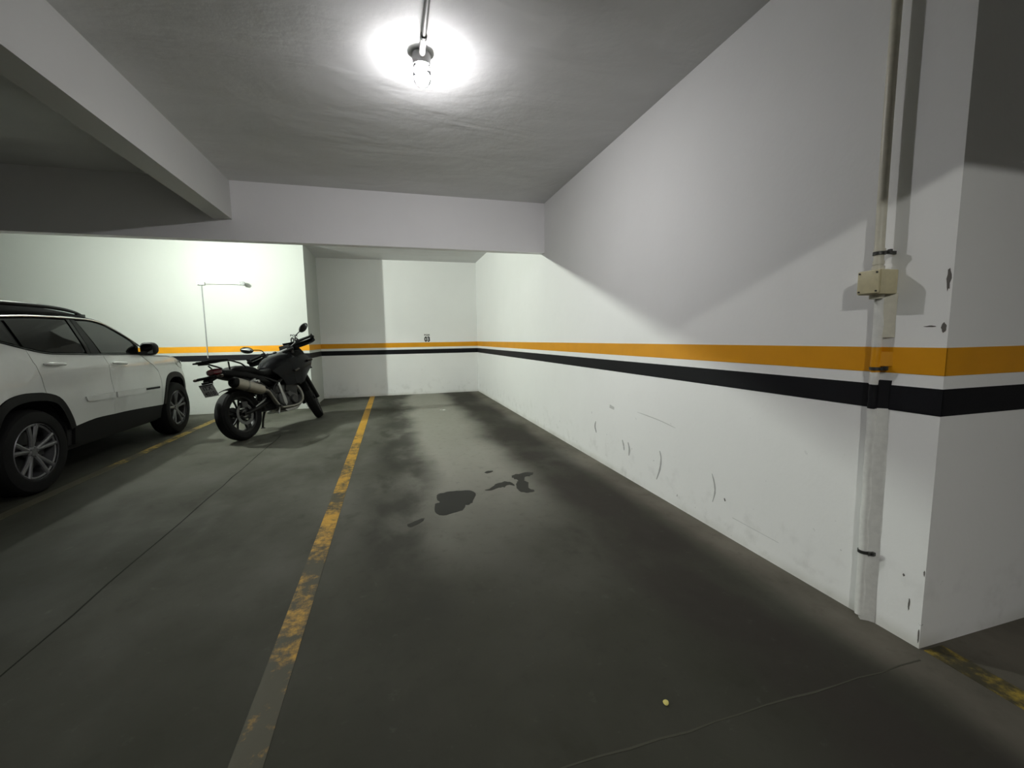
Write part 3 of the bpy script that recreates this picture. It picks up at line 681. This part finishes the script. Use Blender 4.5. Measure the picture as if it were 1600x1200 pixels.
# ------------------------------------------------------------------ motorcycle (local x forward, y left, z up; leaning on its side stand)
bike = empty('motorcycle', (-1.814, 5.858, 0), 'black adventure motorcycle with a silver silencer leaning on its side stand', 'motorcycle')
hd = Vector((.406, .914, 0)).normalized(); lean = math.radians(10)
lf = Vector((-hd.y, hd.x, 0)); up = Vector((0, 0, 1))
l2 = lf * math.cos(lean) - up * math.sin(lean); u2 = up * math.cos(lean) + lf * math.sin(lean)
MB = Matrix(((hd.x, l2.x, u2.x, -1.814), (hd.y, l2.y, u2.y, 5.858), (hd.z, l2.z, u2.z, 0), (0, 0, 0, 1)))
def bk(name, bm, m, parent=None, angle=40, label=None, smooth=True): return build(name, bm, m, parent or bike, smooth, angle, label)
RWR = .318
# rear wheel
def bike_wheel(r, tw, rimr, parent, spokes=5):
    rim = lathe([(rimr - .012, -tw * .36), (rimr + .008, -tw * .40), (rimr + .010, -tw * .34), (rimr - .006, -tw * .22), (rimr - .012, 0), (rimr - .006, tw * .22), (rimr + .010, tw * .34), (rimr + .008, tw * .40), (rimr - .012, tw * .36), (rimr - .024, tw * .2), (rimr - .028, 0), (rimr - .024, -tw * .2)], 48, 'Y', None, None, True)
    for k in range(spokes):
        for da in (-.17, .17):
            a = 2 * PI * k / spokes + .3; a1 = a + da
            tube([(.035 * math.cos(a + da * .5), 0, .035 * math.sin(a + da * .5)), (rimr * .55 * math.cos(a1 * 1), 0, rimr * .55 * math.sin(a1)), ((rimr - .015) * math.cos(a1 + da * .35), 0, (rimr - .015) * math.sin(a1 + da * .35))], [.017, .011, .013], 8, rim, 3)
    lathe([(.0, -.07), (.028, -.07), (.03, -.05), (.04, -.03), (.04, .03), (.03, .05), (.028, .07), (0, .07)], 20, 'Y', rim)
    w2 = bk('wheel', rim, M_BKMT, parent)
    h = tw / 2; prof = [(rimr + .004, -h * .72), (rimr + .022, -h * .93), (rimr + .045, -h)]
    for k in range(-6, 7):
        a = k / 6; x = h * math.sin(a * PI / 2 * .92); rr = rimr + .050 + (r - rimr - .050) * math.cos(a * PI / 2 * .92) ** .8
        prof.append((rr - (.004 if k in (-4, -2, 2, 4) else 0), x))
    prof += [(rimr + .045, h), (rimr + .022, h * .93), (rimr + .004, h * .72)]
    bk('tyre', lathe(prof, 64, 'Y', None, None, True), M_TYRE, w2, 30)
    return w2
rw = bike_wheel(RWR, .150, .216, bike); rw.location = (.025, 0, RWR)
bk('brake_disc', lathe([(.095, -.082), (.132, -.082), (.132, -.087), (.095, -.087)], 40, 'Y', lathe([(.035, -.080), (.055, -.080), (.055, -.086), (.035, -.086)], 24, 'Y', None, None, True), None, True), M_DISC, rw)
b = lathe([(.045, -.081), (.062, -.081), (.062, -.087), (.045, -.087)], 24, 'Y', None, None, True)
for k in range(6):
    a = 2 * PI * k / 6; tube([(.05 * math.cos(a), -.084, .05 * math.sin(a)), (.10 * math.cos(a + .35), -.084, .10 * math.sin(a + .35))], .006, 6, b, 0)
bk('disc_carrier', b, M_BKMT, rw)
bk('sprocket', lathe([(.03, .085), (.105, .085), (.105, .091), (.03, .091)], 40, 'Y', None, None, True), M_BKGR, rw)
bk('brake_caliper', box(-.045, .05, -.115, -.06, .075, .15, .012), M_BKGR, rw)
# swing arm, frame
b = tube([(-.02, -.105, RWR), (.12, -.11, .335), (.35, -.10, .39), (.54, -.09, .42)], [.022, .026, .030, .034], 10)
tube([(-.02, .105, RWR), (.12, .11, .335), (.35, .10, .39), (.54, .09, .42)], [.022, .026, .030, .034], 10, b)
tube([(.36, -.10, .39), (.36, .10, .39)], .035, 10, b, 0); lathe([(0, -.125), (.022, -.125), (.022, .125), (0, .125)], 14, 'Y', b, Matrix.Translation((0, 0, RWR)))
bk('swing_arm', b, M_BKMT)
bk('swing_arm_guard', tube([(.16, -.137, .375), (.30, -.137, .425), (.38, -.13, .46)], [.008, .011, .008], 8, None, 4, (Vector((0, 1, 0)), .4)), M_ALU)
b = bmesh.new()
for s in (-1, 1):
    for pts, r in ((((1.26, s * .03, .93), (1.02, s * .12, .80), (.70, s * .14, .66), (.56, s * .12, .56), (.54, s * .11, .40)), .020), (((1.22, s * .03, .84), (1.08, s * .12, .66), (.98, s * .13, .50)), .018), (((1.02, s * .12, .80), (.98, s * .13, .50)), .014), (((.98, s * .13, .50), (.80, s * .14, .69)), .014), (((.66, s * .13, .64), (.30, s * .10, .78), (-.12, s * .07, .85)), .016), (((.56, s * .11, .50), (.20, s * .10, .72), (-.05, s * .08, .82)), .014)):
        tube(list(pts), r, 10, b)
tube([(1.15, 0, .84 - .0), (1.10, 0, 1.00)], .032, 14, b, 0)
bk('frame', b, M_BKMT)
# engine
bk('crankcase', merge(box(.50, 1.00, -.15, .15, .28, .50, .03), box(.56, .86, -.13, .13, .48, .60, .03)), M_BKGR)
cyl = box(-.12, .12, -.15, .15, 0, .26, .02, None, Matrix.Translation((.86, 0, .46)) @ Matrix.Rotation(math.radians(25), 4, 'Y'))
bk('cylinder_block', cyl, M_BKMT)
bk('clutch_cover', lathe([(0, -.185), (.085, -.185), (.098, -.175), (.105, -.15), (.105, -.13)], 28, 'Y', None, Matrix.Translation((.66, 0, .40))), M_BKGR)
bk('alternator_cover', lathe([(0, -.18), (.055, -.18), (.066, -.17), (.07, -.14)], 24, 'Y', None, Matrix.Translation((.88, 0, .37))), M_BKGR)
bk('alternator_cover', lathe([(0, .18), (.085, .18), (.098, .17), (.10, .14)], 24, 'Y', None, Matrix.Translation((.86, 0, .38))), M_BKGR)
bk('engine_side_plate', prism([(.585, .60), (.615, .64), (.63, .60), (.645, .52), (.68, .42), (.69, .34), (.655, .30), (.625, .36), (.615, .46)], -.19, -.165, 'Y', .005), M_ALU)
bk('water_pump', lathe([(0, -.20), (.035, -.20), (.042, -.19), (.044, -.16)], 20, 'Y', None, Matrix.Translation((.76, 0, .46))), M_BKGR)
bk('radiator', box(1.02, 1.07, -.19, .19, .56, .86, .01, None, None), M_BKPL)
bk('engine_guard_plate', prism([(.66, .255), (.70, .225), (.92, .225), (1.05, .30), (1.11, .40), (1.08, .42), (1.00, .32), (.90, .262), (.70, .275)], -.15, .15, 'Y', .006), M_ALU, label='silver skid plate under the engine')
for yy in (-.155, .155):
    bk('exhaust_header', tube([(1.02, yy * .5, .60), (1.10, yy * .75, .50), (1.06, yy * 1.02, .36), (.92, yy * 1.15, .29), (.70, yy * 1.15, .285), (.56, -.13, .30)] if yy < 0 else [(1.02, yy * .5, .60), (1.09, yy * .75, .50), (1.05, yy, .36), (.90, yy * .9, .27), (.65, .03, .262), (.56, -.08, .29)], .021, 12), M_STEEL)
bk('exhaust_link_pipe', tube([(.60, -.15, .292), (.54, -.165, .318), (.46, -.175, .415), (.37, -.19, .530), (.30, -.20, .558), (.22, -.20, .585)], [.022, .024, .025, .026, .030, .034], 14), M_STEEL)
# silencer
ax0 = Vector((.262, -.205, .568)); ax1 = Vector((-.215, -.222, .722)); axd = (ax1 - ax0).normalized(); sid = Vector((0, 1, 0)); upv = sid.cross(axd).normalized() * -1
def oval(c, a, h, n=24): return [c + sid * (math.copysign(abs(math.cos(2 * PI * k / n)) ** .8, math.cos(2 * PI * k / n)) * a) + upv * (math.copysign(abs(math.sin(2 * PI * k / n)) ** .8, math.sin(2 * PI * k / n)) * h) for k in range(n)]
can = bk('silencer', loft([oval(ax0 + axd * d, a, h) for d, a, h in ((0, .030, .036), (.012, .052, .056), (.05, .058, .063), (.40, .058, .063), (.445, .057, .061), (.452, .050, .054))]), M_EXH)
bk('silencer_cap', loft([oval(ax0 + axd * d, a, h) for d, a, h in ((.445, .059, .063), (.475, .058, .062), (.502, .047, .050), (.504, .030, .032), (.47, .027, .029))]), M_BKPL, can)
bk('silencer_band', loft([oval(ax0 + axd * d, a, h) for d, a, h in ((.27, .0605, .0655), (.295, .0605, .0655))]), M_STEEL, can)
bk('silencer_bracket', merge(lathe([(0, -.25), (.017, -.25), (.020, -.235), (.020, -.19)], 14, 'Y', None, Matrix.Translation((.18, 0, .685))), prism([(.10, .70), (.18, .665), (.22, .68), (.20, .73)], -.19, -.15, 'Y')), M_ALU)
bk('heel_guard', prism([(.40, .52), (.46, .57), (.52, .50), (.55, .40), (.51, .38), (.44, .44)], -.165, -.15, 'Y', .003), M_BKMT)
bk('foot_peg', tube([(.50, -.15, .36), (.46, -.19, .33), (.455, -.27, .325)], [.012, .012, .014], 8, None, 3), M_BKGR)
bk('foot_peg', tube([(.50, .15, .36), (.47, .19, .34), (.465, .27, .335)], [.012, .012, .014], 8, None, 3), M_BKGR)
bk('brake_pedal', tube([(.53, -.17, .30), (.49, -.20, .285), (.46, -.205, .255), (.455, -.20, .22)], [.009, .009, .010, .012], 8), M_ALU)
bk('pillion_peg_bracket', tube([(.50, -.12, .54), (.40, -.15, .60), (.24, -.15, .72)], [.014, .013, .012], 8), M_BKMT)
# tail, seat, tank
def sec(a, w, zl, zu, e=2.6, l=0): return selip((a, l, (zl + zu) / 2), w, (zu - zl) / 2, 24, e)
bk('seat', loft([sec(-.02, .06, .845, .875), (sec(.02, .105, .835, .915)), sec(.10, .125, .80, .925), sec(.22, .135, .785, .918), sec(.32, .135, .77, .895), sec(.38, .140, .75, .850), sec(.46, .140, .735, .832), sec(.56, .125, .735, .840), sec(.66, .10, .76, .875), sec(.72, .07, .79, .90)]), M_SEAT)
bk('tail_fairing', loft([sec(-.205, .050, .845, .885), sec(-.15, .075, .80, .90), sec(-.02, .115, .765, .88), sec(.15, .135, .73, .86), sec(.35, .135, .665, .80), sec(.50, .120, .62, .76), sec(.60, .09, .60, .74)]), M_BKPL)
bk('tail_lamp', loft([sec(-.250, .020, .855, .890), sec(-.245, .050, .838, .902), sec(-.20, .072, .825, .912), sec(-.15, .075, .83, .912)]), M_RED)
bk('rear_mudguard', merge(prism([(-.10, .83), (-.20, .85), (-.30, .815), (-.325, .78), (-.31, .735), (-.285, .73), (-.275, .765), (-.20, .79)], -.045, .045, 'Y', .006), box(-.345, -.295, -.10, .10, .795, .825, .008)), M_BKPL)
pl = bk('licence_plate', box(-.003, .003, -.092, .092, -.078, .078, .002), M_PLATE); pm = Matrix.Translation((-.318, 0, .668)) @ Matrix.Rotation(math.radians(-19), 4, 'Y'); pl.matrix_local = pm
bk('plate_mount', box(.004, .014, -.05, .05, -.03, .10, .003), M_BKPL, pl)
TXM = Matrix(((0, 0, -1, -.0035), (-1, 0, 0, 0), (0, 1, 0, 0), (0, 0, 0, 1)))
text('plate_text', 'ITX', .066, Matrix.Translation((0, 0, .008)) @ TXM, M_PLTX, pl, 1.1, .001); text('plate_text', '4010', .066, Matrix.Translation((0, 0, -.060)) @ TXM, M_PLTX, pl, 1.0, .001)
bk('plate_band', box(-.0042, -.003, -.090, .090, .060, .076), M_PLTX, pl)
for s in (1, -1):
    ib = bk('indicator', loft([selip((-.285 + d, s * .16, .81), w3, h3, 14, 2.2) for d, w3, h3 in ((-.022, .020, .010), (-.015, .034, .017), (.02, .030, .016), (.032, .015, .010))]), M_AMBER)
    bk('indicator_stem', tube([(-.265, s * .04, .81), (-.27, s * .13, .81)], .008, 8, None, 0), M_BKPL, ib)
# luggage rack
b = bmesh.new()
for s in (1, -1):
    tube([(.14, s * .145, .882), (.08, s * .150, .930), (-.02, s * .150, .965), (-.10, s * .140, .985), (-.24, s * .10, .980), (-.31, s * .05, .977)], .010, 10, b)
    tube([(-.10, s * .14, .968), (-.06, s * .10, .88)], .009, 8, b, 0)
tube([(-.31, .06, .977), (-.31, -.06, .977)], .010, 8, b, 0)
bk('luggage_rack', b, M_BKMT)
rp = bmesh.new()
rp = prism([(-.345, -.10), (-.31, -.135), (-.10, -.145), (-.03, -.10), (-.03, .10), (-.10, .145), (-.31, .135), (-.345, .10)], .990, 1.004, 'Z', .004)
for y in (-.08, 0, .08): box(-.31, -.07, y - .012, y + .012, 1.002, 1.014, .003, rp)
bk('rack_plate', rp, M_BKPL)
bk('fuel_tank', loft([sec(.58, .06, .80, .87), sec(.64, .12, .74, .93), sec(.74, .165, .70, 1.00), sec(.86, .185, .69, 1.045), sec(.98, .190, .70, 1.055), sec(1.08, .18, .74, 1.045), sec(1.17, .14, .80, 1.02), sec(1.22, .07, .86, .98)]), M_BKGL)
bk('tank_cap', lathe([(.045, 0), (.045, .010), (.036, .015), (0, .016)], 24, 'Z', None, Matrix.Translation((1.0, 0, 1.048))), M_BKGR)
for s in (-1, 1):
    def sh(a, l, z): return Vector((a, s * l, z))
    rows = [[sh(.60, .135, .80), sh(.66, .165, .74), sh(.74, .165, .66), sh(.80, .15, .58)], [sh(.80, .19, .90), sh(.86, .205, .80), sh(.90, .20, .70), sh(.94, .19, .58)], [sh(1.00, .20, .96), sh(1.05, .23, .85), sh(1.07, .225, .72), sh(1.06, .21, .58)], [sh(1.18, .19, .99), sh(1.21, .235, .88), sh(1.20, .225, .76), sh(1.14, .20, .60)], [sh(1.36, .15, 1.0), sh(1.43, .20, .91), sh(1.38, .19, .80), sh(1.24, .17, .66)]]
    bk('side_panel', grid(rows, None, .012), M_BKGL if s else M_BKPL)
    bk('side_badge', prism([(.92, .775), (1.03, .80), (1.05, .785), (.95, .755)], s * .217, s * .235, 'Y', .002), M_BKGR)
# headlamp fairing with beak and small screen
bk('front_fairing', loft([selip((1.14, 0, .96), .10, .08, 20, 2.6), selip((1.24, 0, .98), .145, .10, 20, 2.6), selip((1.36, 0, .985), .135, .105, 20, 2.6), selip((1.44, 0, .975), .10, .085, 20, 2.6), selip((1.47, 0, .965), .06, .05, 20, 2.6)]), M_BKPL)
bk('headlamp', loft([selip((1.45, 0, .965), .085, .055, 18, 2.2), selip((1.475, 0, .962), .075, .045, 18, 2.2), selip((1.482, 0, .96), .03, .02, 18, 2.2)]), M_LENS)
bk('beak', loft([selip((1.22, 0, .885), .12, .03, 16, 2.4), selip((1.40, 0, .865), .095, .028, 16, 2.4), selip((1.56, 0, .83), .06, .018, 16, 2.4), selip((1.66, 0, .795), .022, .008, 16, 2.4)]), M_BKPL)
srows = []
for k in range(7):
    r = k / 6; srows.append([Vector((1.43 - .15 * r - .05 * t2 * t2, t2 * (.125 - .035 * r), 1.04 + .17 * r)) for t2 in [-1 + .25 * q for q in range(9)]])
bk('windscreen', grid(srows, None, .003), M_BKPL)
bk('dash_display', box(1.13, 1.155, -.085, .085, 1.08, 1.165, .008, None), M_BKPL)
for s in (-1, 1):
    i2 = bk('indicator', loft([selip((1.30 + d, s * .25, .90), w3, h3, 14, 2.2) for d, w3, h3 in ((-.03, .012, .010), (-.015, .030, .017), (.02, .034, .018), (.03, .02, .012))]), M_AMBER); bk('indicator_stem', tube([(1.29, s * .12, .91), (1.295, s * .23, .905)], .009, 8, None, 0), M_BKPL, i2)
# steering assembly, turned to the left lock
RAKE = math.radians(27); SP = Vector((1.13, 0, .98)); axv = Vector((-math.sin(RAKE), 0, math.cos(RAKE)))
MS = Matrix.Translation(SP) @ Matrix.Rotation(math.radians(34), 4, axv) @ Matrix.Translation(-SP)
def st_(name, bm, m, parent=None, label=None): bm.transform(MS); return bk(name, bm, m, parent, 40, label)
FWR = .325; AX = Vector((1.565, 0, FWR))
b = bmesh.new()
def fork(d, off, l): return SP + axv * d + Vector((math.cos(RAKE), 0, math.sin(RAKE))) * off + Vector((0, l, 0))
dax = (AX - SP).dot(axv); 
for s in (-1, 1):
    tube([fork(.14, .03, s * .105), fork(-.32, .03, s * .105)], .025, 14, b, 0)
st_('fork_stanchions', b, M_BKGR)
b = bmesh.new()
for s in (-1, 1): tube([fork(-.30, .03, s * .105), fork(dax, .03, s * .105)], [.031, .029], 14, b, 0)
box(-.05, .06, -.15, .15, -.02, .02, .01, b, Matrix.Translation(fork(.10, .01, 0)) @ Matrix.Rotation(-RAKE, 4, 'Y')); box(-.05, .06, -.15, .15, -.025, .025, .01, b, Matrix.Translation(fork(-.10, .01, 0)) @ Matrix.Rotation(-RAKE, 4, 'Y'))
st_('fork_legs', b, M_BKMT)
fwc = SP + axv * dax + Vector((math.cos(RAKE), 0, math.sin(RAKE))) * .03
fwh = bike_wheel(FWR, .115, .245, bike, 5)
# drop the front hub along the fork until the tyre meets the floor
def hubm(k): return MS @ Matrix.Translation(fwc + axv * k)
def low(k):
    Mw = MB @ hubm(k); return min((Mw @ v.co).z for ch in fwh.children for v in ch.data.vertices)
kk = 0.0
for it in range(12): kk -= low(kk) / 1.0
fwh.matrix_local = hubm(kk)
bk('brake_disc', lathe([(.10, -.075), (.15, -.075), (.15, -.080), (.10, -.080)], 40, 'Y', lathe([(.10, .075), (.15, .075), (.15, .080), (.10, .080)], 40, 'Y', None, None, True), None, True), M_DISC, fwh)
b = bmesh.new(); rows = []
for k in range(13):
    a = math.radians(-25 + 165 * k / 12); rr = FWR + .028
    rows.append([Vector((-rr * math.cos(a + .35) * -1, y, rr * math.sin(a + .35) - (abs(y) / .07) ** 2 * .03)) for y in (-.070, -.05, -.025, 0, .025, .05, .070)])
b = grid(rows, None, .006); bm_s = Matrix.Translation(fwc + axv * kk); b.transform(bm_s)
st_('front_mudguard', b, M_BKPL)
# handlebar, grips, guards, mirrors
HB = SP + axv * .08 + Vector((.02, 0, .02))
def hb(x, y, z): return HB + Vector((x, y, z))
st_('handlebar', tube([hb(-.115, .40, .045), hb(-.06, .26, .06), hb(.0, .12, .03), hb(.0, 0, 0), hb(.0, -.12, .03), hb(-.06, -.26, .06), hb(-.115, -.40, .045)], .011, 12), M_BKGR)
st_('steering_clamp', box(-.04, .04, -.07, .07, -.03, .03, .01, None, Matrix.Translation(HB)), M_ALU)
for s in (1, -1):
    st_('grip', tube([hb(-.072, s * .28, .058), hb(-.120, s * .415, .043)], .018, 12, None, 0), M_BKPL)
    st_('switch_block', box(-.025, .025, -.03, .03, -.022, .026, .006, None, Matrix.Translation(hb(-.058, s * .245, .058))), M_BKPL)
    st_('lever', tube([hb(-.01, s * .25, .045), hb(.0, s * .30, .04), hb(-.045, s * .42, .03)], [.009, .007, .007], 8), M_BKGR)
    b = tube([hb(-.125, s * .43, .043), hb(-.04, s * .465, .04), hb(.045, s * .40, .04), hb(.06, s * .28, .045), hb(.02, s * .17, .04)], [.014, .018, .020, .018, .012], 10, None, 5)
    rows = []
    for k in range(8):
        r = k / 7; c = smoothpts([hb(-.055, s * .47, .03), hb(.05, s * .415, .03), hb(.072, s * .29, .035), hb(.05, s * .19, .04)], 4)[int(r * 12)]
        rows.append([c + Vector((0, 0, -.055)), c + Vector((.006, 0, -.02)), c + Vector((.006, 0, .025)), c + Vector((-.004, 0, .06 - .02 * r))])
    merge(b, grid(rows, None, .005)); st_('hand_guard', b, M_BKPL)
    st_('mirror_stem', tube([hb(-.045, s * .225, .06), hb(-.03, s * .235, .12), hb(-.03, s * .27, .155), hb(-.035, s * .34, .185)], .0065, 8), M_BKPL)
    mc = hb(-.035, s * .405, .212); shell = []
    rot = Matrix.Rotation(s * math.radians(22), 4, 'X')
    def mpt(x, a, kx, kz):
        return mc + (rot @ Vector((x, math.cos(a) * .082 * kx, math.sin(a) * .047 * kz + .008 * math.cos(a) * s)))
    b = loft([[mpt(x, 2 * PI * k / 24, q, q) for k in range(24)] for x, q in ((.030, .35), (.024, .75), (.010, .97), (-.006, 1.0), (-.008, .92))])
    ms = st_('mirror', b, M_BKPL); g2 = loft([[mpt(x, 2 * PI * k / 24, q, q) for k in range(24)] for x, q in ((-.0078, .90), (-.0088, .88))]); st_('mirror_glass', g2, M_MIRG, ms)
# side stand on the left, foot down on the floor
foot_w = Vector((0, 0, 0)); Mi = MB.inverted()
pivot = Vector((.60, .12, .285)); fl = MB @ Vector((.70, .30, .0)); fl.z = .012; ft = Mi @ fl
b = tube([pivot, pivot.lerp(ft, .5) + Vector((0, .01, .0)), ft], [.017, .015, .013], 10, None, 3); bk('side_stand', b, M_BKMT)
fo = Mi @ Vector((fl.x, fl.y, 0)); b = bmesh.new(); bmesh.ops.create_cone(b, cap_ends=True, segments=16, radius1=.032, radius2=.026, depth=.012)
b.transform(Mi @ Matrix.Translation((fl.x, fl.y, .0062))); bk('stand_foot', b, M_BKMT)
# rear shock, hugger, cables
bk('rear_shock', tube([(.40, 0, .42), (.52, 0, .72)], .035, 12, None, 0), M_BKMT)
rows = []
for k in range(9):
    a = math.radians(35 + 75 * k / 8); rr = RWR + .03; rows.append([Vector((rr * math.cos(a), y, RWR + rr * math.sin(a) - (abs(y) / .08) ** 2 * .02)) for y in (-.08, -.05, 0, .05, .08)])
bk('rear_hugger', grid(rows, None, .005), M_BKPL)
for y in (-.06, .05): bk('cable', tube([tuple(MS @ hb(-.02, y * 3, .04)), (1.24, y, 1.10), (1.22, y * .6, .98), (1.10, y * 1.5, .84)], .005, 6), M_BKPL)
bike.matrix_world = MB
